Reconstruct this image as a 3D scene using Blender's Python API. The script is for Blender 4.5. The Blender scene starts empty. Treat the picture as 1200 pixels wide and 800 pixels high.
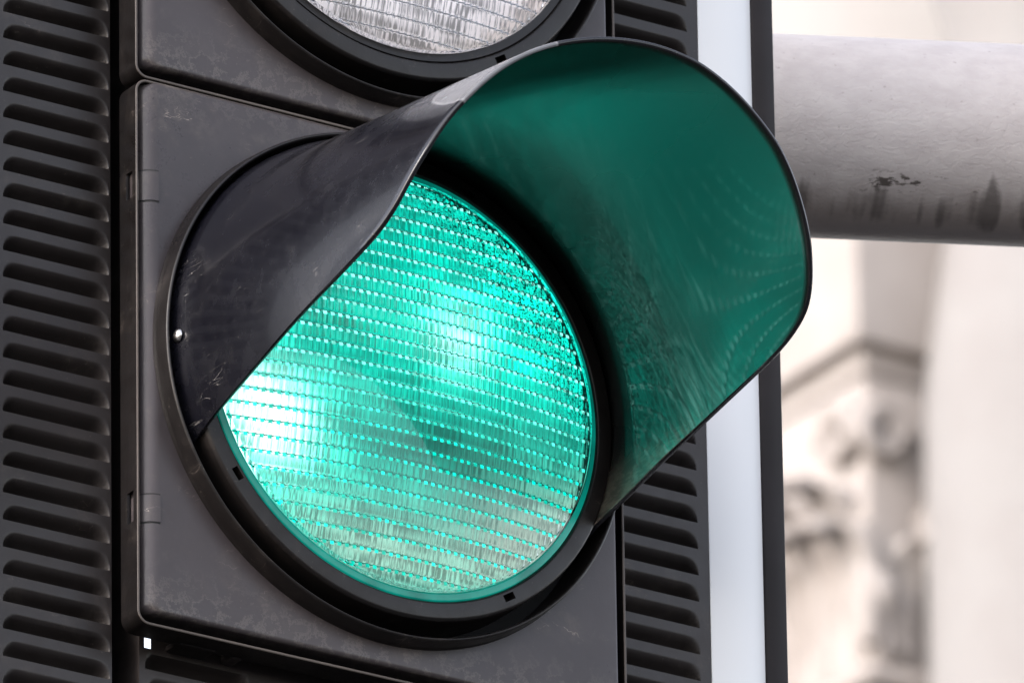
import bpy, bmesh, math, random
import numpy as np
from mathutils import Vector, Matrix

S = bpy.context.scene
COL = S.collection
random.seed(7)
rng = np.random.default_rng(7)

# ------------------------------------------------------------------ camera, sky, sun, exposure
HZ = 4.0                                   # height of the green lens above the road
YAW, PITCH, ROLL, DIST = 0.56828, 0.41043, -0.01232, 6.0
FPX, PX, PY = 16154.25, 475.36, 445.33     # focal length in pixels of a 1200 px frame, lens centre in the frame
V = Vector((-math.sin(YAW) * math.cos(PITCH), -math.cos(YAW) * math.cos(PITCH), -math.sin(PITCH)))
FW = -V
r0 = Vector((math.cos(YAW), -math.sin(YAW), 0)); u0 = r0.cross(FW)
RGT = math.cos(ROLL) * r0 + math.sin(ROLL) * u0
UPV = -math.sin(ROLL) * r0 + math.cos(ROLL) * u0
cam = bpy.data.cameras.new('camera'); camo = bpy.data.objects.new('camera', cam); COL.objects.link(camo)
camo.matrix_world = Matrix(((RGT.x, UPV.x, V.x, V.x * DIST), (RGT.y, UPV.y, V.y, V.y * DIST),
                            (RGT.z, UPV.z, V.z, V.z * DIST + HZ), (0, 0, 0, 1)))
cam.sensor_width = 36; cam.lens = FPX / 1200 * 36
cam.shift_x = (600 - PX) / 1200; cam.shift_y = (PY - 400) / 1200
cam.clip_start = 0.1; cam.clip_end = 2000
cam.dof.use_dof = True; cam.dof.focus_distance = 5.97; cam.dof.aperture_fstop = cam.lens / 12.0
S.camera = camo

SUN_DIR = Vector((-0.86, -0.10, 0.46)).normalized()
W = bpy.data.worlds.new('World'); S.world = W; W.use_nodes = True
sk = W.node_tree.nodes.new('ShaderNodeTexSky'); sk.sky_type = 'NISHITA'; sk.sun_disc = False
sk.sun_elevation = math.asin(SUN_DIR.z); sk.sun_rotation = math.atan2(SUN_DIR.x, SUN_DIR.y) % (2 * math.pi)
sk.air_density = 1.0; sk.dust_density = 1.2; sk.ozone_density = 1.0
bg = W.node_tree.nodes['Background']; bg.inputs[1].default_value = 0.15
hs = W.node_tree.nodes.new('ShaderNodeHueSaturation'); hs.inputs['Saturation'].default_value = .45   # thin high cloud greys the blue
W.node_tree.links.new(sk.outputs[0], hs.inputs['Color']); tn = W.node_tree.nodes.new('ShaderNodeMix'); tn.data_type = 'RGBA'; tn.blend_type = 'MULTIPLY'; tn.inputs[0].default_value = 1; tn.inputs[7].default_value = (1.03, .985, .985, 1)
W.node_tree.links.new(hs.outputs[0], tn.inputs[6]); W.node_tree.links.new(tn.outputs[2], bg.inputs[0])
sl = bpy.data.lights.new('sun', 'SUN'); sl.energy = .55; sl.angle = math.radians(12); sl.color = (1, .94, .90)
so = bpy.data.objects.new('sun', sl); COL.objects.link(so)
so.rotation_euler = SUN_DIR.to_track_quat('Z', 'Y').to_euler()
S.view_settings.view_transform = 'Standard'; S.view_settings.look = 'None'
S.view_settings.exposure = 2.0; S.view_settings.gamma = 1; S.view_settings.use_curve_mapping = False
S.render.engine = 'CYCLES'
S.cycles.use_denoising = True
S.cycles.max_bounces = 14; S.cycles.transmission_bounces = 12; S.cycles.sample_clamp_indirect = 6

# ------------------------------------------------------------------ node helpers
class N:
    def __init__(s, name):
        s.m = bpy.data.materials.new(name); s.m.use_nodes = True
        s.t = s.m.node_tree; s.n = s.t.nodes; s.bsdf = s.n['Principled BSDF']; s.out = s.n['Material Output']
        s._tc = None
    def add(s, k, **kw):
        n = s.n.new(k)
        for a, v in kw.items(): setattr(n, a, v)
        return n
    def link(s, a, b): s.t.links.new(a, b)
    def put(s, sock, v):
        if isinstance(v, bpy.types.NodeSocket): s.link(v, sock)
        else: sock.default_value = v
    def coord(s):
        if not s._tc: s._tc = s.add('ShaderNodeTexCoord')
        return s._tc.outputs['Object']
    def xyz(s):
        q = s.add('ShaderNodeSeparateXYZ'); s.link(s.coord(), q.inputs[0]); return q.outputs
    def math(s, op, a, b=0.0, c=None, clamp=False):
        n = s.add('ShaderNodeMath', operation=op); n.use_clamp = clamp
        s.put(n.inputs[0], a); s.put(n.inputs[1], b)
        if c is not None: s.put(n.inputs[2], c)
        return n.outputs[0]
    def noise(s, scale, detail=4, rough=.55, stretch=None, off=(0, 0, 0)):
        mp = s.add('ShaderNodeMapping'); s.link(s.coord(), mp.inputs[0])
        mp.inputs['Location'].default_value = off
        if stretch: mp.inputs['Scale'].default_value = stretch
        n = s.add('ShaderNodeTexNoise'); s.link(mp.outputs[0], n.inputs['Vector'])
        n.inputs['Scale'].default_value = scale; n.inputs['Detail'].default_value = detail; n.inputs['Roughness'].default_value = rough
        return n.outputs[0]
    def ramp(s, v, lo, hi, a=0.0, b=1.0):
        n = s.add('ShaderNodeMapRange'); n.interpolation_type = 'SMOOTHSTEP'
        s.put(n.inputs[0], v); n.inputs[1].default_value = lo; n.inputs[2].default_value = hi
        n.inputs[3].default_value = a; n.inputs[4].default_value = b
        return n.outputs[0]
    def mix(s, f, a, b):
        n = s.add('ShaderNodeMix', data_type='RGBA')
        s.put(n.inputs[0], f)
        for sock, v in ((n.inputs[6], a), (n.inputs[7], b)):
            s.put(sock, (*v, 1) if isinstance(v, tuple) else v)
        return n.outputs[2]
    def bump(s, h, strength, dist=.001):
        b = s.add('ShaderNodeBump'); b.inputs['Strength'].default_value = strength; b.inputs['Distance'].default_value = dist
        s.put(b.inputs['Height'], h); s.link(b.outputs[0], s.bsdf.inputs['Normal'])
    def gauss(s, cx, cz, rx, rz):
        x, _, z = s.xyz()
        dx = s.math('DIVIDE', s.math('SUBTRACT', x, cx), rx); dz = s.math('DIVIDE', s.math('SUBTRACT', z, cz), rz)
        q = s.math('ADD', s.math('MULTIPLY', dx, dx), s.math('MULTIPLY', dz, dz))
        return s.math('POWER', math.e, s.math('MULTIPLY', q, -1.0))

def plastic(name, base, dust, rough=.42, dust_amt=.5, scratch=.6, bump=.12, spec=.5, low=False, coat=0.0, painted_sheen=False, drips=None):
    k = N(name)
    big = k.noise(9, 5, .6); fine = k.noise(120, 6, .65); mid = k.noise(34, 6, .7, off=(3, 1, 2))
    c = k.mix(k.ramp(big, .35, .68), tuple(v * .78 for v in base), tuple(v * 1.18 for v in base))
    patch = k.math('MULTIPLY', k.ramp(mid, .5, .74), k.ramp(fine, .35, .7))
    c = k.mix(k.math('MULTIPLY', patch, dust_amt), c, dust)
    drip = k.noise(55, 4, .7, stretch=(1.0, 1.0, .12), off=(1, 5, 0))
    drip = k.math('MULTIPLY', k.ramp(drip, .62, .72), k.ramp(big, .42, .6))
    c = k.mix(k.math('MULTIPLY', drip, dust_amt * .45 if drips is None else drips), c, dust)
    scr = k.noise(42, 3, .6, stretch=(1.0, .35, 2.6), off=(7, 2, 9))
    edge = k.math('SUBTRACT', 1.0, k.math('MULTIPLY', k.math('ABSOLUTE', k.math('SUBTRACT', scr, .56)), 190.0), clamp=True)
    sc = k.math('MULTIPLY', k.math('MULTIPLY', edge, k.ramp(mid, .55, .7)), scratch)
    c = k.mix(sc, c, tuple(min(1, v * 2.2) for v in dust))
    if low:                                   # old water stains and scuffs along the lower edge of the door
        _, _, z = k.xyz()
        edge = k.math('ADD', k.math('MULTIPLY', k.math('SUBTRACT', 1.0, k.ramp(z, -.128, -.098)), .6), k.math('MULTIPLY', k.ramp(z, .100, .122), .35))
        st = k.noise(85, 8, .72, off=(4, 4, 4))
        ring = k.math('SUBTRACT', 1.0, k.math('MULTIPLY', k.math('ABSOLUTE', k.math('SUBTRACT', st, .53)), 30.0), clamp=True)
        c = k.mix(k.math('MULTIPLY', k.math('ADD', k.math('MULTIPLY', ring, .9), k.math('MULTIPLY', k.ramp(st, .45, .8), .35)), k.math('MULTIPLY', edge, .6)), c, (.17, .15, .13))
    speck = k.ramp(k.noise(620, 2, .5), .70, .76)
    c = k.mix(k.math('MULTIPLY', speck, .35), c, dust)
    if painted_sheen:                                  # sheen painted as a pale patch on the shoulder of the hood
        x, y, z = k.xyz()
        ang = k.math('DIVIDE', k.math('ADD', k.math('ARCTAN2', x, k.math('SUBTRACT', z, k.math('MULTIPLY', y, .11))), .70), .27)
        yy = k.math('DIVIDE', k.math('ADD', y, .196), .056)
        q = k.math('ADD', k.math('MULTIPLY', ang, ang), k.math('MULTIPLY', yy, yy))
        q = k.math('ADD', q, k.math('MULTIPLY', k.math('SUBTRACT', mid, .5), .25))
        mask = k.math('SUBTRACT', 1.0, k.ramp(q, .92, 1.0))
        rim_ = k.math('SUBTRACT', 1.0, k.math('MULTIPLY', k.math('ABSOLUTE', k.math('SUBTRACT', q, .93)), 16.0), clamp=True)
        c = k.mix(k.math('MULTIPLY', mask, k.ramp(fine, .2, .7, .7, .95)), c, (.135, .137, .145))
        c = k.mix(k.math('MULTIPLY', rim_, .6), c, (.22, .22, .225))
    k.link(c, k.bsdf.inputs['Base Color'])
    k.put(k.bsdf.inputs['Roughness'], k.ramp(k.math('ADD', k.math('MULTIPLY', big, .6), k.math('MULTIPLY', fine, .4)), .3, .7, rough - .1, rough + .14))
    k.bsdf.inputs['Specular IOR Level'].default_value = spec
    k.bump(k.math('ADD', fine, k.math('MULTIPLY', mid, .8)), bump, .0012)
    k.bsdf.inputs['Coat Weight'].default_value = coat; k.bsdf.inputs['Coat Roughness'].default_value = .07
    return k.m

M_DOOR = plastic('weathered_black_plastic', (.040, .0335, .035), (.125, .105, .09), .33, .35, .9, .10, .35, True, drips=.2)
M_BOARD = plastic('black_louvred_board', (.0165, .0134, .0128), (.09, .075, .065), .42, .3, .4, .10, .35)
M_DARK = plastic('grimy_black_plastic', (.0075, .0062, .0060), (.085, .07, .06), .34, .22, .4, .12, .3)
M_VISOR = plastic('glossy_black_visor', (.005, .005, .0078), (.085, .08, .075), .24, .08, .9, .03, .40, coat=.3, painted_sheen=True, drips=.30)
k = N('matt_black_interior'); k.bsdf.inputs['Base Color'].default_value = (.004, .004, .004, 1); k.bsdf.inputs['Roughness'].default_value = .8; M_BLACK = k.m
M_PALE_EDGE = plastic('pale_plastic_edge', (.075, .062, .054), (.2, .17, .14), .5, .4, .3, .1, .3)  # paler tone for the front of the housing lip
# faded inside face of the visor
k = N('faded_visor_inside')
b_ = k.noise(10, 3, .5, stretch=(1, .5, 1)); f_ = k.noise(260, 4, .6); s_ = k.noise(60, 4, .7, stretch=(1, .2, 1.8), off=(2, 2, 2))
c = k.mix(k.ramp(b_, .3, .7), (.0035, .0035, .0033), (.007, .0066, .006))
c = k.mix(k.math('MULTIPLY', k.ramp(s_, .56, .7), .5), c, (.012, .011, .010))
ix, iy, iz = k.xyz()                             # scuffed, dusty strip low on the right wall, brown glint painted in
scf = k.math('SUBTRACT', 1.0, k.math('MULTIPLY', k.math('ABSOLUTE', k.math('SUBTRACT', k.noise(110, 5, .7, stretch=(1, .5, 1.4)), .5)), 13.0), clamp=True)
scm = k.math('MULTIPLY', k.math('MULTIPLY', k.math('GREATER_THAN', ix, .05), k.math('SUBTRACT', 1.0, k.ramp(iz, -.034, -.008))), k.ramp(iy, -.085, -.06))
c = k.mix(k.math('MULTIPLY', scm, k.math('ADD', .35, k.math('MULTIPLY', scf, .5))), c, (.17, .14, .115))
k.link(c, k.bsdf.inputs['Base Color']); k.put(k.bsdf.inputs['Roughness'], k.ramp(b_, .3, .7, .20, .34))
k.bump(k.math('ADD', k.math('MULTIPLY', f_, .6), k.math('MULTIPLY', s_, .25)), .018, .0012); polish = k.math('MULTIPLY', k.ramp(ix, .04, .09), k.math('SUBTRACT', 1.0, k.ramp(iz, .0, .085)))       # the low right wall has been rubbed glossy
k.put(k.bsdf.inputs['Coat Weight'], k.math('ADD', .06, k.math('MULTIPLY', polish, k.ramp(k.noise(14, 3, .5, off=(5, 5, 1)),   .35, .6, .35, .9)))); k.bsdf.inputs['Coat Roughness'].default_value = .036; k.bsdf.inputs['Specular IOR Level'].default_value = .24
M_INNER = k.m
# white retroreflective border
k = N('white_border_vinyl')
b_ = k.noise(7, 3, .5)
k.link(k.mix(k.ramp(b_, .3, .7), (.63, .63, .63), (.68, .675, .67)), k.bsdf.inputs['Base Color']); k.bsdf.inputs['Roughness'].default_value = .32
k.bump(k.noise(300, 3), .04, .0005); M_WHITE = k.m
k = N('black_edge_metal'); k.link(k.mix(k.ramp(k.noise(20, 5), .35, .7), (.011, .0085, .0085), (.016, .0125, .013)), k.bsdf.inputs['Base Color']); k.bsdf.inputs['Roughness'].default_value = .6; k.bsdf.inputs['Specular IOR Level'].default_value = .2
k.bump(k.noise(260, 4), .06, .0006); M_RIM = k.m
k = N('screw_steel'); k.bsdf.inputs['Metallic'].default_value = 1; k.bsdf.inputs['Base Color'].default_value = (.6, .58, .56, 1); k.bsdf.inputs['Roughness'].default_value = .28
k.bump(k.noise(900, 3), .1, .0003); M_STEEL = k.m
# grey painted pipe: crackled gloss paint, drips of grime along an underside painted darker to deepen its shade
k = N('grey_pipe_paint')
n1 = k.noise(95, 7, .62, stretch=(.65, 1, 1)); n2 = k.noise(210, 4, .6, stretch=(.6, 1, 1)); n3 = k.noise(300, 3, .6)
c = k.mix(k.ramp(n1, .3, .7), (.355, .326, .320), (.405, .376, .368))
c = k.mix(k.math('MULTIPLY', k.ramp(k.noise(330, 3, .6, stretch=(.7, 1, 1), off=(8, 1, 3)), .66, .74), .5), c, (.14, .125, .12))
_, _, pz = k.xyz()
below = k.math('LESS_THAN', pz, 0.0); py_ = k.xyz()[1]
def yband(a, b, soft):
    return k.math('MULTIPLY', below, k.math('MULTIPLY', k.ramp(py_, a - soft, a + soft), k.math('SUBTRACT', 1.0, k.ramp(py_, b - soft, b + soft))))
drop = k.noise(100, 2, .5, stretch=(1, .12, 0), off=(0, 0, 4))
tt = k.math('DIVIDE', k.math('ADD', py_, .0185), .0115)
drop = k.math('SUBTRACT', k.math('ADD', drop, k.math('MULTIPLY', k.noise(260, 3, .6), .10)), k.math('MULTIPLY', k.math('MULTIPLY', tt, tt), .11))
drip = k.math('MULTIPLY', below, k.ramp(drop, .47, .66))
grime_shade = k.math('MULTIPLY', below, k.ramp(k.math('ADD', py_, k.math('MULTIPLY', k.math('SUBTRACT', k.noise(38, 5, .65, stretch=(1, .3, .3)), .5), .03)), -.034, -.012))
c = k.mix(k.math('MULTIPLY', grime_shade, .62), c, (.17, .14, .125))  # patchy brown dirt, painted in to deepen the shade underneath
c = k.mix(k.math('MULTIPLY', drip, .72), c, (.07, .06, .056))
flake = k.noise(85, 5, .75, stretch=(.35, 1, .9), off=(3, 3, 0))
band = yband(-.034, -.027, .002)
c = k.mix(k.math('MULTIPLY', k.ramp(flake, .54, .57), band), c, (.07, .06, .055))
k.link(c, k.bsdf.inputs['Base Color']); k.bsdf.inputs['Roughness'].default_value = .5; k.bsdf.inputs['Specular IOR Level'].default_value = .3
crk = k.math('SUBTRACT', 1.0, k.math('MULTIPLY', k.math('ABSOLUTE', k.math('SUBTRACT', n2, .5)), 14.0), clamp=True)
k.bump(k.math('ADD', k.math('MULTIPLY', n1, .8), k.math('SUBTRACT', k.math('MULTIPLY', n3, .35), k.math('MULTIPLY', crk, .5))), .16, .0015); M_PIPE = k.m
# stone
def stone(name, a, b):
    k = N(name)
    k.link(k.mix(k.ramp(k.noise(3.5, 6, .6), .3, .7), a, b), k.bsdf.inputs['Base Color']); k.bsdf.inputs['Roughness'].default_value = .85
    k.bump(k.noise(25, 5), .3, .01); return k.m
M_STONE = stone('pale_limestone', (.305, .272, .25), (.365, .332, .31))
M_STONE2 = stone('bleached_limestone', (.232, .218, .21), (.252, .242, .234))
M_SKY_FILL = stone('sky_fill_white', (.33, .315, .30), (.35, .337, .325))  # for the added round wall that stands in for bright sky
M_PAVE = stone('road_asphalt', (.030, .029, .028), (.046, .044, .043))
# glass of the lenses
def glass(name, tint, dirt):
    k = N(name)
    k.bsdf.inputs['Base Color'].default_value = (*tint, 1); k.bsdf.inputs['Roughness'].default_value = .0
    k.bsdf.inputs['Transmission Weight'].default_value = 1; k.bsdf.inputs['IOR'].default_value = 1.36
    if dirt:
        x, _, z = k.xyz()
        # dried specks on the upper right of the dome
        ang = k.math('ADD', k.math('MULTIPLY', x, .75), k.math('MULTIPLY', z, .66))
        zone = k.math('MULTIPLY', k.ramp(ang, .050, .078), 1.0)
        n = k.noise(760, 2, .5)
        thr = k.math('MULTIPLY', k.ramp(n, .57, .63), zone)
        d = k.add('ShaderNodeBsdfDiffuse'); d.inputs[0].default_value = (.02, .05, .045, 1)
        mx = k.add('ShaderNodeMixShader'); k.link(k.math('MULTIPLY', thr, .85), mx.inputs[0])
        k.link(k.bsdf.outputs[0], mx.inputs[1]); k.link(d.outputs[0], mx.inputs[2]); k.link(mx.outputs[0], k.out.inputs[0])
    return k.m
M_GLASS = glass('green_signal_glass', (.90, 1.0, .98), True)
M_CLEAR = glass('clear_signal_glass', (.98, .98, .98), False)
# glowing reflector bowl behind the green lens
k = N('green_lamp_glow')
x, y, z = k.xyz()
wob = k.noise(30, 3, .6); grain = k.noise(230, 2, .5, stretch=(1, 1, .5))
lev = k.math('ADD', .62, k.math('MULTIPLY', k.ramp(wob, .3, .7), .25))
glare = k.gauss(-.054, -.020, .029, .027); cy = k.gauss(.062, .046, .044, .036); core = k.gauss(.044, .036, .013, .015)
dim = k.gauss(.045, -.020, .042, .026); grey = k.gauss(.084, -.060, .036, .028); pale = k.gauss(.002, -.074, .050, .022)  # white glare, grey and pale zones: outside reflections painted into the glow
lev = k.math('ADD', lev, k.math('ADD', k.math('MULTIPLY', cy, 1.0), k.math('MULTIPLY', core, .55)))
lev = k.math('MULTIPLY', lev, k.math('SUBTRACT', 1.0, k.math('MULTIPLY', dim, .58)))
lev = k.math('MULTIPLY', lev, k.math('SUBTRACT', 1.0, k.math('MULTIPLY', grey, .38)))
lev = k.math('MULTIPLY', lev, k.math('SUBTRACT', 1.0, k.math('MULTIPLY', pale, .15)))
lev = k.math('ADD', lev, k.math('MULTIPLY', glare, 1.7))
lev = k.math('MULTIPLY', lev, k.ramp(grain, .34, .66, .42, 1.38))
col = k.mix(k.math('MINIMUM', 1.0, k.math('ADD', k.math('MULTIPLY', k.math('MULTIPLY', glare, glare), 1.15), k.math('MULTIPLY', core, .4))), (.0, .66, .50), (.80, 1.0, .97))
col = k.mix(k.math('MINIMUM', .8, k.math('MULTIPLY', k.math('ADD', grey, k.math('MULTIPLY', pale, .55)), .95)), col, (.74, .76, .66))
em = k.add('ShaderNodeEmission'); k.link(col, em.inputs[0]); k.link(k.math('MULTIPLY', lev, GLOW := .29), em.inputs[1])
k.bsdf.inputs['Base Color'].default_value = (.03, .028, .025, 1); k.bsdf.inputs['Roughness'].default_value = .5
ad = k.add('ShaderNodeAddShader'); k.link(k.bsdf.outputs[0], ad.inputs[0]); k.link(em.outputs[0], ad.inputs[1]); k.link(ad.outputs[0], k.out.inputs[0])
M_GLOW = k.m
k = N('silvered_reflector'); k.link(k.mix(k.ramp(k.noise(150, 2, .5, stretch=(1, 1, .5)), .36, .62), (.22, .20, .19), (.92, .84, .80)), k.bsdf.inputs['Base Color']); k.bsdf.inputs['Roughness'].default_value = .35; k.bsdf.inputs['Metallic'].default_value = .55; M_SILVER = k.m
k = N('frosted_lens_step'); k.bsdf.inputs['Base Color'].default_value = (.9, .88, .87, 1); k.bsdf.inputs['Roughness'].default_value = .3; M_FROST = k.m
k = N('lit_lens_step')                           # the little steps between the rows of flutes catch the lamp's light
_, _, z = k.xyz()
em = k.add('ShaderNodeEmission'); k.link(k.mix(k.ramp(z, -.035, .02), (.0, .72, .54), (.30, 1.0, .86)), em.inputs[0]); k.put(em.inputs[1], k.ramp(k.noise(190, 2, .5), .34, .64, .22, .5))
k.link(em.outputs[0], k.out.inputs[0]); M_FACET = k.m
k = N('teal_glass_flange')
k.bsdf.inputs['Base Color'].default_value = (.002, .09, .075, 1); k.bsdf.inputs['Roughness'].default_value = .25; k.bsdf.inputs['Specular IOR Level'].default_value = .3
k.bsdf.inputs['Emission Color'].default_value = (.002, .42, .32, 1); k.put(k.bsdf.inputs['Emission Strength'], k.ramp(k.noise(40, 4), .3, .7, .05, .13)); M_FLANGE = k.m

# ------------------------------------------------------------------ mesh helpers
def link(name, me, mat, parent=None, smooth=True, loc=(0, 0, 0)):
    o = bpy.data.objects.new(name, me); COL.objects.link(o)
    for m in (mat if isinstance(mat, (list, tuple)) else [mat]): me.materials.append(m)
    if smooth: me.polygons.foreach_set('use_smooth', [True] * len(me.polygons))
    if parent: o.parent = parent
    o.location = loc
    return o
def mesh(name, v, f):
    me = bpy.data.meshes.new(name); me.from_pydata([tuple(map(float, p)) for p in v], [], f); me.validate(); me.update(); return me
def grid_faces(nu, nv, wrap=False, flip=False):
    F = []
    for i in range(nu - (0 if wrap else 1)):
        for j in range(nv - 1):
            a, b = i * nv + j, ((i + 1) % nu) * nv + j
            q = (a, b, b + 1, a + 1)
            F.append(q[::-1] if flip else q)
    return F
def fix(me, ang=35):
    bm = bmesh.new(); bm.from_mesh(me); bmesh.ops.remove_doubles(bm, verts=bm.verts, dist=1e-7)
    bmesh.ops.recalc_face_normals(bm, faces=bm.faces); bm.to_mesh(me); bm.free()
def sharp(o, deg=38):
    me = o.data; bm = bmesh.new(); bm.from_mesh(me)
    for e in bm.edges:
        e.smooth = not (len(e.link_faces) == 2 and e.calc_face_angle(0) > math.radians(deg))
    bm.to_mesh(me); bm.free(); return o
def lathe(name, prof, mat, parent, n=256, loc=(0, 0, 0), closed=False):   # prof: (radius, distance in front of the lens plane)
    th = np.linspace(0, 2 * np.pi, n, endpoint=False)
    v = [(r * math.sin(t), -d, r * math.cos(t)) for t in th for r, d in prof]
    F = grid_faces(n, len(prof), wrap=True)
    if closed:
        m = len(prof)
        F += [(i * m + m - 1, ((i + 1) % n) * m + m - 1, ((i + 1) % n) * m, i * m) for i in range(n)]
    me = mesh(name, v, F); fix(me)
    return sharp(link(name, me, mat, parent, loc=loc))
def rounded_prof(pts, rad, seg=4):            # fillet the corners of a profile
    out = [pts[0]]
    for a, b, c in zip(pts, pts[1:], pts[2:]):
        a, b, c = map(Vector, (a, b, c)); d1 = (a - b); d2 = (c - b); t = min(rad, d1.length * .45, d2.length * .45)
        p, q = b + d1.normalized() * t, b + d2.normalized() * t
        for i in range(seg + 1):
            s = i / seg; out.append(tuple((1 - s) ** 2 * p + 2 * s * (1 - s) * b + s * s * q))
    return out + [pts[-1]]
def rect_loop(x0, x1, z0, z1, r, nc=8, ne=14):
    P = []
    cs = [(x1 - r, z1 - r, 0), (x0 + r, z1 - r, 90), (x0 + r, z0 + r, 180), (x1 - r, z0 + r, 270)]
    for i, (cx, cz, a0) in enumerate(cs):
        arc = [(cx + r * math.cos(math.radians(a0 + 90 * t / nc)), cz + r * math.sin(math.radians(a0 + 90 * t / nc))) for t in range(nc + 1)]
        P += arc
        nx, nz, na = cs[(i + 1) % 4]
        e = (nx + r * math.cos(math.radians(na)), nz + r * math.sin(math.radians(na)))
        s = arc[-1]
        P += [(s[0] + (e[0] - s[0]) * t / ne, s[1] + (e[1] - s[1]) * t / ne) for t in range(1, ne)]
    return P
def loops_mesh(name, loops, caps=()):         # loops: lists of (x,y,z), bridged in order
    n = len(loops[0]); v = [p for l in loops for p in l]; F = []
    for i in range(len(loops) - 1):
        for j in range(n):
            a, b = i * n + j, i * n + (j + 1) % n
            F.append((a, b, b + n, a + n))
    for c in caps: F.append(tuple(c * n + j for j in range(n)))
    me = mesh(name, v, F); fix(me); return me
def box_bm(bm, x0, x1, y0, y1, z0, z1, bev=0):
    r = bmesh.ops.create_cube(bm, size=1)['verts']
    for p in r: p.co = Vector(((x0 + x1) / 2 + p.co.x * (x1 - x0), (y0 + y1) / 2 + p.co.y * (y1 - y0), (z0 + z1) / 2 + p.co.z * (z1 - z0)))
    if bev:
        ed = list({e for p in r for e in p.link_edges}); bmesh.ops.bevel(bm, geom=ed, offset=bev, segments=3, affect='EDGES', profile=.5)
def box(name, x0, x1, y0, y1, z0, z1, mat, parent=None, bev=0.0, loc=(0, 0, 0)):
    bm = bmesh.new(); box_bm(bm, x0, x1, y0, y1, z0, z1, bev); me = bpy.data.meshes.new(name); bm.to_mesh(me); bm.free()
    return sharp(link(name, me, mat, parent, loc=loc), 50)
def cut(o, cutters):                          # boolean difference, the cutters are thrown away
    for c in cutters:
        c.parent = o.parent; m = o.modifiers.new('cut', 'BOOLEAN'); m.object = c; m.operation = 'DIFFERENCE'; m.solver = 'EXACT'
    bpy.context.view_layer.update()
    me = bpy.data.meshes.new_from_object(o.evaluated_get(bpy.context.evaluated_depsgraph_get()))
    o.modifiers.clear(); o.data = me
    for c in cutters: bpy.data.objects.remove(c)
    return sharp(o, 38)
def thing(name, label, cat, loc=(0, 0, 0)):
    o = bpy.data.objects.new(name, None); COL.objects.link(o); o.location = loc; o['label'] = label; o['category'] = cat; return o

# ------------------------------------------------------------------ setting: road
g = link('road', mesh('road', [(-400, -400, 0), (400, -400, 0), (400, 400, 0), (-400, 400, 0)], [(0, 1, 2, 3)]), M_PAVE, smooth=False)
g['kind'] = 'structure'

# ------------------------------------------------------------------ stone building behind, far out of focus
CX, CY, CZ = 17.8505, 25.5168, 13.6569 + HZ    # nearest lower corner of the entablature block
bld = thing('stone_building', 'pale carved stone building with pilaster capital and column, blurred behind the grey pipe', 'building', (CX, CY, 0))
def bbox(name, x0, x1, y0, y1, z0, z1, mat=M_STONE, bev=.01, parent=None):
    return box(name, x0, x1, y0, y1, z0 + CZ, z1 + CZ, mat, parent or bld, bev)
bbox('entablature', 0, 1.6, 0, 2.6, 0.0, .50)
bbox('cornice', -.02, 1.62, -.02, 2.62, .502, .54)
cap = bbox('capital', .060, .9, .060, 2.0, -.98, -.075, bev=.02)
bbox('abacus', .048, .95, .048, 2.05, -.0748, -.002, bev=.015, parent=cap)
bbox('pilaster', .07, .9, .07, 2.0, -CZ, -1.06)
bbox('necking', .02, .95, .02, 2.05, -1.058, -.99, bev=.03, parent=cap)
dn, dr, dcx, dcy = 160, 2.0, 2.05, 2.2         # round drum added behind the entablature to stand in for white sky
me = mesh('sky_fill_drum', [(dcx + r * math.cos(2 * math.pi * i / dn), dcy + r * math.sin(2 * math.pi * i / dn), CZ + zz) for i in range(dn) for r, zz in ((dr, .3), (dr, 4.4), (.02, 5.6))], grid_faces(dn, 3, wrap=True)); fix(me)
sharp(link('sky_fill_drum', me, M_SKY_FILL, bld), 40)
def volute(cx, cy, cz, R, axis, name='volute'):
    v, rings, m = [], [], 8
    T = np.linspace(0, 2.3 * 2 * np.pi, 70)
    for i, t in enumerate(T):
        rr = R * (1 - .8 * t / T[-1]); tube = .30 * R * (1 - .55 * t / T[-1])
        c0 = np.array([rr * math.cos(t), 0, rr * math.sin(t)])
        for q in range(m):
            a = 2 * math.pi * q / m
            p = c0 + tube * np.array([math.cos(a) * math.cos(t), math.sin(a) * 1.3, math.cos(a) * math.sin(t)])
            v.append((cx + p[0], cy + p[1], CZ + cz + p[2]) if axis == 'y' else (cx + p[1], cy + p[0], CZ + cz + p[2]))
    F = [(i * m + j, i * m + (j + 1) % m, (i + 1) * m + (j + 1) % m, (i + 1) * m + j) for i in range(69) for j in range(m)]
    me = mesh(name, v, F); fix(me); link(name, me, M_STONE, cap)
volute(.10, .03, -.27, .085, 'y'); volute(.36, .03, -.27, .085, 'y'); volute(.03, .15, -.25, .09, 'x'); volute(.03, .62, -.25, .09, 'x')
def leaf(px, py, z0, h, w, axis, curl):
    nu, nv = 15, 11; v = []
    for i in range(nu):
        s = i / (nu - 1)
        for j in range(nv):
            q = j / (nv - 1) * 2 - 1
            ww = w * (.55 + .55 * math.sin(math.pi * min(1, s * 1.02))) * (1 + .16 * math.sin(s * 19)) * (1 - .55 * max(0, s - .75) / .25)
            out = .03 + .06 * s + curl * max(0, s - .45) ** 2 * 3 - .05 * q * q + .02 * math.cos(q * 9)
            zz = z0 + h * (s if s < .82 else .82 + (s - .82) * .1 - (s - .82) ** 2 * 3.2)
            v.append((px + q * ww, py - out, CZ + zz) if axis == 'y' else (px - out, py + q * ww, CZ + zz))
    F = grid_faces(nu, nv); me = mesh('leaf', v, F); fix(me)
    o = link('leaf', me, M_STONE, cap); sm = o.modifiers.new('thick', 'SOLIDIFY'); sm.thickness = .018
for i, py in enumerate((.10, .28, .46, .64)):
    leaf(.09, py, -.99, .52 + .05 * (i % 2), .095, 'x', .16); leaf(.09, py + .10, -.78, .46, .085, 'x', .18)
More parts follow.
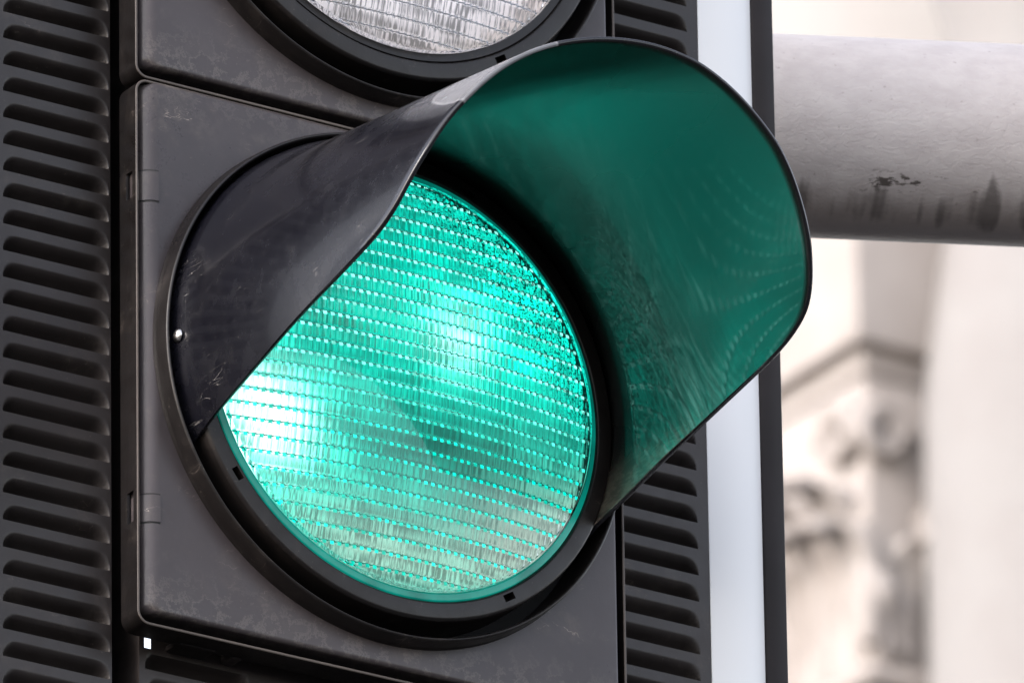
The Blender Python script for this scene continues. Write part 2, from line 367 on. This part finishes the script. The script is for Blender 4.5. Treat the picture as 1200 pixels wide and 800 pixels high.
for px in (.20, .42):
    leaf(px, .09, -.99, .48, .09, 'y', .15); leaf(px + .11, .09, -.80, .42, .08, 'y', .16)
for k_, (py, z0, z1) in enumerate(((.03, -.62, -.93), (.10, -.55, -.95))):    # slanting ribs on the corner
    v = []
    for i in range(13):
        s = i / 12
        c0 = Vector((.05 + .10 * s * k_, .05 + py * .3 * (1 - s), CZ + z0 + (z1 - z0) * s))
        for j in range(8):
            a = j * math.pi / 4; rr = .028 * (1 + .3 * math.sin(s * 3))
            v.append(c0 + Vector((rr * math.cos(a), rr * math.sin(a), 0)))
    me = mesh('rib', v, [(i * 8 + j, i * 8 + (j + 1) % 8, (i + 1) * 8 + (j + 1) % 8, (i + 1) * 8 + j) for i in range(12) for j in range(8)]); fix(me)
    link('rib', me, M_STONE, cap)
# round column standing forward of the pilaster
colx, coly = .62, -.30
prof = [(.56, -CZ + .25), (.53, -8), (.505, -2), (.50, -.6), (.497, -.25), (.48, -.05), (.45, .15), (.42, .35), (.40, .6), (.395, 1.0), (.45, 1.2), (.46, 3.1)]
n = 96; v = [(colx + r * math.cos(2 * math.pi * i / n), coly + r * math.sin(2 * math.pi * i / n), CZ + zz) for i in range(n) for r, zz in prof]
me = mesh('column', v, grid_faces(n, len(prof), wrap=True)); fix(me); colo = link('column', me, M_STONE2, bld)
box('plinth', colx - .7, colx + .7, coly - .7, coly + .7, 0, .25, M_STONE2, colo, .02)

# ------------------------------------------------------------------ grey pipe
PR = .0468; pd = Vector((.907, -.421, 0)).normalized(); p0 = Vector((.3015, .15, .2465))
arm = thing('support_pipe', 'thick horizontal grey painted metal pipe behind the white edged board', 'pipe', tuple(p0 + Vector((0, 0, HZ))))
arm.rotation_euler = (0, 0, math.atan2(pd.y, pd.x))
nl, nr = 200, 96; v = []
for i in range(nl):
    xx = -.28 + 1.5 * i / (nl - 1)
    for j in range(nr): v.append((xx, PR * math.cos(2 * math.pi * j / nr), PR * math.sin(2 * math.pi * j / nr)))
F = [(i * nr + j, i * nr + (j + 1) % nr, (i + 1) * nr + (j + 1) % nr, (i + 1) * nr + j) for i in range(nl - 1) for j in range(nr)]
F += [tuple(range(nr)), tuple((nl - 1) * nr + j for j in range(nr))]
me = mesh('tube', v, F); fix(me); sharp(link('tube', me, M_PIPE, arm))

# ------------------------------------------------------------------ traffic light
TL = thing('traffic_light', 'black traffic light head showing green, hooded lens on a louvred board with white border', 'traffic light', (0, 0, HZ))
BY = .040                                       # front plane of the backing board
ZB, ZT = -.26, .40                              # bottom and top of the board (both outside the frame)
PITCHL, LH, LD = .01262, .0082, .0078           # louvre spacing, height, depth
LX = [(-.1800, -.1266), (-.1090, -.0560), (-.0260, .0260), (.0560, .1090), (.1262, .1782)]
zr = []                                         # rows of vertices
Z_FIRST = .1372 - PITCHL * 31                   # lower lip of one louvre in the left column is at z = 0.137
nz = int((ZT - ZB) / PITCHL) + 2
for i in range(nz):
    zb = Z_FIRST + i * PITCHL
    zr += [zb - .0004, zb, zb + .00012] + [zb + LH * t for t in (.06, .15, .3, .45, .6, .75, .88, .96, 1.0)] + [zb + LH + .0006, zb + LH + .003]
xr = [-.184]
for a, b in LX:
    xr += [a - .0004, a, a + .0003] + [a + .008 * t for t in (.08, .18, .3, .45, .6, .8, 1)] + list(np.linspace(a + .008, b - .008, 8)[1:-1]) + [b - .008 * t for t in (1, .8, .6, .45, .3, .18, .08)] + [b - .0003, b, b + .0004]
xr += [.184]
for a, b in ((-.1126, -.1090), (-.0560, -.0260), (.0260, .0560), (.1090, .1262)): xr += list(np.linspace(a, b, 5)[1:-1])
xr += [-.1094, -.1061, -.1257, -.12555, -.1122, -.11195]; xr = sorted(set(round(q, 6) for q in xr))
HOLE = (-.1095, -.1060, -.1345, -.1288)
zr += [HOLE[2], HOLE[3]]; zr = sorted(q for q in set(round(q, 6) for q in zr) if ZB <= q <= ZT)
def louvre_depth(x, z):
    if -.1256 < x < -.1120: return .034          # deep groove added so the strip beside the head goes black
    for ci, (a, b) in enumerate(LX):
        if a < x < b:
            if 0 < ci < 4 and z > -.137: return 0.0          # plain sheet behind the signal head
            off = -.0023 if ci in (1, 2, 3) else 0
            t = ((z - Z_FIRST - off) % PITCHL); e = min(x - a, b - x)
            q = min(1, e / .0075); zt = LH * (1 - (1 - q) ** 2.2) ** .55
            if t < .00010 or t > zt: return 0.0
            s = (zt - t) / max(zt, 1e-6)
            s = min(1, s * 1.12); dd = LD * (s * s * (3 - 2 * s)) ** 1.05 * (min(1, e / .0052) ** .62)
            return dd
    return 0.0
v = [(x, BY + louvre_depth(x, z), z) for x in xr for z in zr]
F = []
nzr = len(zr)
for i in range(len(xr) - 1):
    for j in range(nzr - 1):
        xm, zm = (xr[i] + xr[i + 1]) / 2, (zr[j] + zr[j + 1]) / 2
        if HOLE[0] < xm < HOLE[1] and HOLE[2] < zm < HOLE[3]: continue
        a = i * nzr + j; F.append((a, a + nzr, a + nzr + 1, a + 1))
board = sharp(link('backing_board', mesh('backing_board', v, F), M_BOARD, TL), 50)
def frame(name, xi, xo, zi, zo, y0, y1, mat, bev):
    lo = lambda x, z0, z1, y: [(p[0], y, p[1]) for p in rect_loop(-x, x, z0, z1, .004 if x < .2 else .008)]
    L = [lo(xi, ZB + zi, ZT - zi, y1), lo(xi, ZB + zi, ZT - zi, y0 + bev), lo(xi + bev, ZB + zi - bev, ZT - zi + bev, y0), lo(xo - bev, ZB + zo + bev, ZT - zo - bev, y0), lo(xo, ZB + zo, ZT - zo, y0 + bev), lo(xo, ZB + zo, ZT - zo, y1)]
    me = loops_mesh(name, L + [L[0]]); return sharp(link(name, me, mat, board), 50)
frame('white_border', .184, .2126, 0, -.0286, BY - .0004, BY + .003, M_WHITE, .0003)
frame('edge_rim', .2127, .2245, -.0287, -.040, BY - .0012, BY + .012, M_RIM, .0008)

# --- one signal module, built once for the green aspect, then copied for the aspect above it
DD = -.0163                                     # door front plane
def make_housing():
    def lp(ins, d, x0=-.1263, x1=.1243, z0=-.1342, z1=.1223, r=.006): return [(p[0], -d, p[1]) for p in rect_loop(x0 + ins, x1 - ins, z0 + ins, z1 - ins, max(.0015, r - ins))]
    f = DD - .0012
    L = [lp(.0012, -.0300), lp(.0012, f - .0003), lp(.0009, f), lp(.0003, f), lp(0, f - .0003), lp(0, -.0312), lp(.0010, -.0326), lp(.004, -.0330), lp(.016, -.0334), lp(.017, -.0394)]
    me = loops_mesh('housing', L, caps=(0, len(L) - 1)); o = sharp(link('housing', me, [M_DARK, M_PALE_EDGE], TL), 40)
    me.polygons.foreach_set('material_index', [1 if abs(p.center.y + f) < .0002 and p.area < 1e-3 else 0 for p in me.polygons])
    cs = [box('cutter', -.13, -.1235, .0207, .0258, za, zb, M_BLACK) for za, zb in ((.0662, .0788), (-.0862, -.0718))]
    return cut(o, cs)
housing = make_housing()
def make_door():
    x0, x1, z0, z1 = -.1240, .1197, -.1286, .1222
    nc, ne = 8, 14
    def lp(phi, extra=0):
        a, b = .0085 * (1 - math.sin(phi)), .0022 * (1 - math.sin(phi))
        P = rect_loop(x0 + a, x1 - b, z0 + b, z1 - b, .0045)
        out = []
        for (px, pz) in P:
            wl = min(1, max(0, (x0 + .0095 - px) / .0055))
            out.append((px, -(DD - (wl * .0085 + (1 - wl) * .0022) * (1 - math.cos(phi))) + extra, pz))
        return out
    outer = [lp(t * math.pi / 2 / 7) for t in range(8)]
    back = [(p[0], .0290, p[2]) for p in outer[-1]]
    # the hole for the collar
    base = outer[0]
    def ring(r, y): 
        o = []
        for p in base:
            t = math.atan2(p[2], p[0]); o.append((r * math.cos(t), y, r * math.sin(t)))
        return o
    def between(s, y=-DD):
        rr = ring(.1166, y); return [tuple((1 - s) * a + s * b for a, b in zip(p, q)) for p, q in zip(rr, base)]
    L = [ring(.1166, .0290), ring(.1166, -DD), between(.33), between(.66)] + outer + [back]
    return sharp(link('door_panel', loops_mesh('door_panel', L), M_DOOR, TL), 40)
door = make_door()
def hinge(za, zb):
    v = []; m = 14; R = .0089; cx, cd = -.1155, DD - .0085
    prof = [(za - .0001, R - .0012), (za, R - .0003), (za + .0007, R - .0003), (za + .00075, R), (zb - .00075, R), (zb - .0007, R - .0003), (zb, R - .0003), (zb + .0001, R - .0012)]
    for i in range(m):
        t = math.radians(-12 + 102 * i / (m - 1))
        for zz, rr in prof: v.append((cx - rr * math.cos(t), -(cd + rr * math.sin(t)), zz))
    me = mesh('hinge', v, grid_faces(m, len(prof))); fix(me); o = sharp(link('hinge', me, [M_DOOR, M_BLACK], door), 45)
    me.polygons.foreach_set('material_index', [0 if za + .0006 < p.center.z < zb - .0006 else 1 for p in me.polygons]); return o
hinge(.0642, .0795); hinge(-.0870, -.0730)
collar = lathe('collar', rounded_prof([(.1188, DD + .0002), (.1183, DD + .0020), (.1180, -.0066), (.1170, -.0058), (.1161, -.0070), (.1158, -.0285)], .0008), M_DARK, door)
bez = lathe('bezel', rounded_prof([(.0975, -.0300), (.0985, -.0052), (.1010, -.0038), (.1016, -.0024), (.1088, -.0030), (.1097, -.0046), (.1097, -.0300)], .0007), M_DARK, TL, closed=True)
def notch(deg, r=.1045):
    c = box('cutter', -.0030, .0030, .0005, .0085, r - .0016, r + .0016, M_BLACK); c.rotation_euler = (0, math.radians(deg), 0); return c
bez = cut(bez, [notch(149), notch(-126), notch(20), notch(-40)])
bez.data.materials.clear(); bez.data.materials.append(M_DARK)
slot = lathe('slot_floor', [(.1090, -.0292), (.1170, -.0292)], M_BLACK, housing)

# --- lens: smooth dome outside, rows of little cylinder flutes with a step between the rows inside
RL, BULGE, CW, RH = .0968, .012, .00362, .00690
def dome(r): return -BULGE * (1 - (r / RL) ** 2)
def make_lens(mat):
    ns, fr = 8, (0, .16, .34, .52, .70, .82, .88, .94)
    xs = [(i + j / ns) * CW for i in range(-28, 28) for j in range(ns)]
    zs = [(i + q) * RH for i in range(-15, 15) for q in fr]
    X, Zz = np.meshgrid(xs, zs, indexing='ij'); Rr = np.hypot(X, Zz); sc = np.minimum(1, RL * .992 / np.maximum(Rr, 1e-9)); Xc, Zc = X * sc, Zz * sc
    row = np.floor(Zz / RH + 1e-9)
    jit = np.sin(np.floor(X / CW + 1e-9) * 12.9898 + row * 78.233) * .5
    fx = (X / CW - np.floor(X / CW + 1e-9)) * 2 - 1
    fz = Zz / RH - row
    saw = np.where(fz < .83, fz / .82, np.maximum(0, (1 - fz) / .18) ** .8)
    Y = dome(np.minimum(Rr, RL)) + .0042 - .00040 * (1 - fx ** 2) * (1 + .10 * jit) - .00100 * saw
    nx_, nz_ = X.shape; keep = np.minimum.reduce([Rr[:-1, :-1], Rr[1:, :-1], Rr[1:, 1:], Rr[:-1, 1:]]) < RL * .992
    v = np.stack([Xc, Y, Zc], -1).reshape(-1, 3)
    used = np.zeros(len(v), bool); F = []
    I, J = np.where(keep)
    for i, j in zip(I.tolist(), J.tolist()):
        a = i * nz_ + j; q = (a, a + 1, a + nz_ + 1, a + nz_); F.append(q); used[list(q)] = True
    idx = np.cumsum(used) - 1; V2 = v[used].tolist(); F = [tuple(int(idx[a]) for a in q) for q in F]
    base = len(V2); nt, nrr = 192, 40
    for i in range(nt):
        t = 2 * math.pi * i / nt
        for j in range(nrr):
            r = RL * (j + .02) / (nrr - 1 + .02); V2.append((r * math.sin(t), dome(r), r * math.cos(t)))
        V2.append((RL + .0002, .0008, 0)); V2[-1] = ((RL + .0002) * math.sin(t), .0008, (RL + .0002) * math.cos(t))
        V2.append(((RL + .0002) * math.sin(t), .0046, (RL + .0002) * math.cos(t)))
    m = nrr + 2
    for i in range(nt):
        for j in range(m - 1):
            a, b = base + i * m + j, base + ((i + 1) % nt) * m + j
            F.append((a, a + 1, b + 1, b))
    F.append(tuple(base + i * m for i in range(nt)))
    me = mesh('lens', V2, F)
    # outside faces must face forward (-Y), inside faces backward (+Y)
    bm = bmesh.new(); bm.from_mesh(me); bm.faces.ensure_lookup_table()
    nin = len(I)
    for f in bm.faces:
        f.normal_update()
        if f.index < nin: 
            if f.normal.y < 0: f.normal_flip()
        else:
            c = f.calc_center_median()
            if (f.normal.y if abs(f.normal.y) > .3 else -(f.normal.x * c.x + f.normal.z * c.z)) > 0: f.normal_flip()
    bm.to_mesh(me); bm.free()
    mi = np.zeros(len(me.polygons), np.int32)
    fxm = (np.abs(fx[:-1, :-1]) + np.abs(fx[1:, :-1]) * 0)[I, J]; col_i = I % ns; row_j = J % len(fr)
    mi[:nin] = ((col_i >= 2) & (col_i <= 5) & (row_j >= 4) & (row_j <= 6)).astype(np.int32)
    me.polygons.foreach_set('material_index', mi)
    return sharp(link('lens', me, mat, TL), 60)
lens = make_lens([M_GLASS, M_FACET])
flange = lathe('lens_flange', rounded_prof([(.0970, -.0030), (.0976, -.0026), (.1006, -.0030), (.1012, -.0050)], .0004), M_FLANGE, lens)
refl = lathe('reflector', [(.0967, -.0062), (.0962, -.010), (.0945, -.016), (.091, -.0205), (.084, -.0240), (.070, -.0268), (.052, -.0282), (.03, -.0288), (.012, -.0290), (.0005, -.0290)], M_GLOW, TL, n=128)

# --- visor: a drooping tunnel, cut away below
DROOP = math.radians(6.3)
LT = [(-118, 0), (-114, 11.6), (-112.5, 18.6), (-109.7, 35), (-104.5, 66), (-97.8, 102.4), (-92, 136.4), (-86.7, 161.8), (-82, 173), (-78.4, 177), (-74.5, 180.6), (-67.8, 185.8), (-58.7, 190), (-51, 195), (-40, 197.5),
      (-20, 199), (0, 200), (14, 200.3), (31.6, 197), (42.8, 195), (49.8, 191.8), (59.9, 186.4), (65.8, 183.4), (75.1, 177), (79.5, 172.8), (82, 168.6), (84.5, 161.5), (87.7, 149), (94.8, 104.2), (102.5, 60.2), (111.2, 27), (116, 8), (118, 0)]
LTa, LTl = np.array([a for a, _ in LT]), np.array([l for _, l in LT]) / 1000
def visor_pt(th, d, rr):
    r = rr - .018 * d + .0034 * math.exp(-(max(0, d) / .011) ** 2)
    x, dd, z = r * math.sin(th), d, r * math.cos(th)
    return (x, .0153 - dd * math.cos(DROOP) + z * -math.sin(DROOP) * 0 - z * math.sin(DROOP), z * math.cos(DROOP) - dd * math.sin(DROOP))
def make_visor():
    nt, nd = 241, 44; RO, RI = .1108, .1085
    TH = np.linspace(-118, 118, nt); Lk = np.interp(TH, LTa, LTl)
    kern = np.ones(5) / 5; Ls = np.convolve(np.pad(Lk, 2, mode='edge'), kern, 'valid')
    v = []; prof_n = None
    for t, Lm in zip(TH, Ls):
        th = math.radians(t); d0 = -.010
        Lm = max(Lm, d0 + .004)
        row = [(RO, d0 + (Lm - .0008 - d0) * q) for q in np.linspace(0, 1, nd)]
        row += [(RO - .0003, Lm - .0002), (RO - .0011, Lm), (RI + .0003, Lm - .0003)]
        row += [(RI, d0 + (Lm - .0009 - d0) * q) for q in np.linspace(1, 0, nd)]
        wob = .0004 * math.sin(t * .11) 
        v += [visor_pt(th, d, rr + wob * max(0, d) / .2) for rr, d in row]
        prof_n = len(row)
    F = grid_faces(nt, prof_n); c0 = tuple(range(prof_n)); c1 = tuple((nt - 1) * prof_n + j for j in range(prof_n))
    F += [(i * prof_n + prof_n - 1, i * prof_n, (i + 1) * prof_n, (i + 1) * prof_n + prof_n - 1) for i in range(nt - 1)]
    for e in (0, (nt - 1) * prof_n):
        for j in range(nd): F.append((e + j, e + j + 1, e + prof_n - 2 - j, e + prof_n - 1 - j) if j < nd - 1 else (e + j, e + j + 1, e + j + 3, e + j + 3))
    F = [f for f in F if len(set(f)) == len(f)]
    me = mesh('visor', v, F)
    mi = []
    for p in me.polygons:
        ks = [q % prof_n for q in p.vertices]
        mi.append(1 if min(ks) >= nd + 2 and max(ks) - min(ks) < 4 else 0)
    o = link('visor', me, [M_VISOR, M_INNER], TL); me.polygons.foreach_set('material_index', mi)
    bm = bmesh.new(); bm.from_mesh(me); bmesh.ops.recalc_face_normals(bm, faces=bm.faces); bm.to_mesh(me); bm.free()
    return sharp(o, 50)
visor = make_visor()
def make_screw():
    bm = bmesh.new(); bmesh.ops.create_uvsphere(bm, u_segments=24, v_segments=12, radius=.0031)
    for p in bm.verts: p.co.z = max(p.co.z, 0) * .62
    me = bpy.data.meshes.new('screw'); bm.to_mesh(me); bm.free()
    o = link('screw', me, M_STEEL, visor)
    cs = [box('cutter', -a, a, -b, b, .0008, .004, M_STEEL) for a, b in ((.0014, .0003), (.0003, .0014))]
    o = cut(o, cs); o.data.materials.clear(); o.data.materials.append(M_STEEL)
    th = math.radians(-90.5); p = Vector(visor_pt(th, .0098, .1112)); nrm = Vector((math.sin(th), 0, math.cos(th)))
    o.matrix_local = Matrix.Translation(p) @ nrm.to_track_quat('Z', 'Y').to_matrix().to_4x4(); return o
make_screw()
# small bracket tabs on the board, just under the head
box('bracket_tab', -.0712, -.0655, BY - .010, BY, -.1345, -.1300, M_BOARD, board, .0008)
box('bracket_tab', -.0990, -.0800, BY - .012, BY, -.1345, -.1318, M_DARK, board, .0008)

# --- the aspect above: the same parts, clear lens, unlit
SP = .2572
def dup(o, parent, skip=()):
    c = o.copy(); COL.objects.link(c); c.parent = parent
    for ch in o.children:
        if ch.name.split('.')[0] not in skip: dup(ch, c)
    return c
for o in (housing, door, bez):
    dup(o, TL).location.z += SP
up = dup(lens, TL, skip=('lens_flange',)); up.data = lens.data.copy(); up.data.materials.clear(); up.data.materials.append(M_CLEAR); up.data.materials.append(M_FROST); up.location.z += SP
fl2 = lathe('lens_flange', [(.0970, -.0030), (.1006, -.0030), (.1012, -.0050)], M_DARK, up)
rf2 = dup(refl, TL); rf2.data = refl.data.copy(); rf2.data.materials.clear(); rf2.data.materials.append(M_SILVER); rf2.location.z += SP
up['label'] = 'clear unlit upper lens'; lens['label'] = 'glowing green lower lens'

# --- the beam of the lit green lamp
al = bpy.data.lights.new('green_beam', 'AREA'); al.shape = 'DISK'; al.size = .16; al.energy = .0085; al.color = (.004, 1.0, .76); al.spread = math.radians(84)
ao = bpy.data.objects.new('green_beam', al); COL.objects.link(ao); ao.parent = TL; ao.location = (0, -BULGE - .001, 0); ao.rotation_euler = (math.radians(-90), 0, 0)
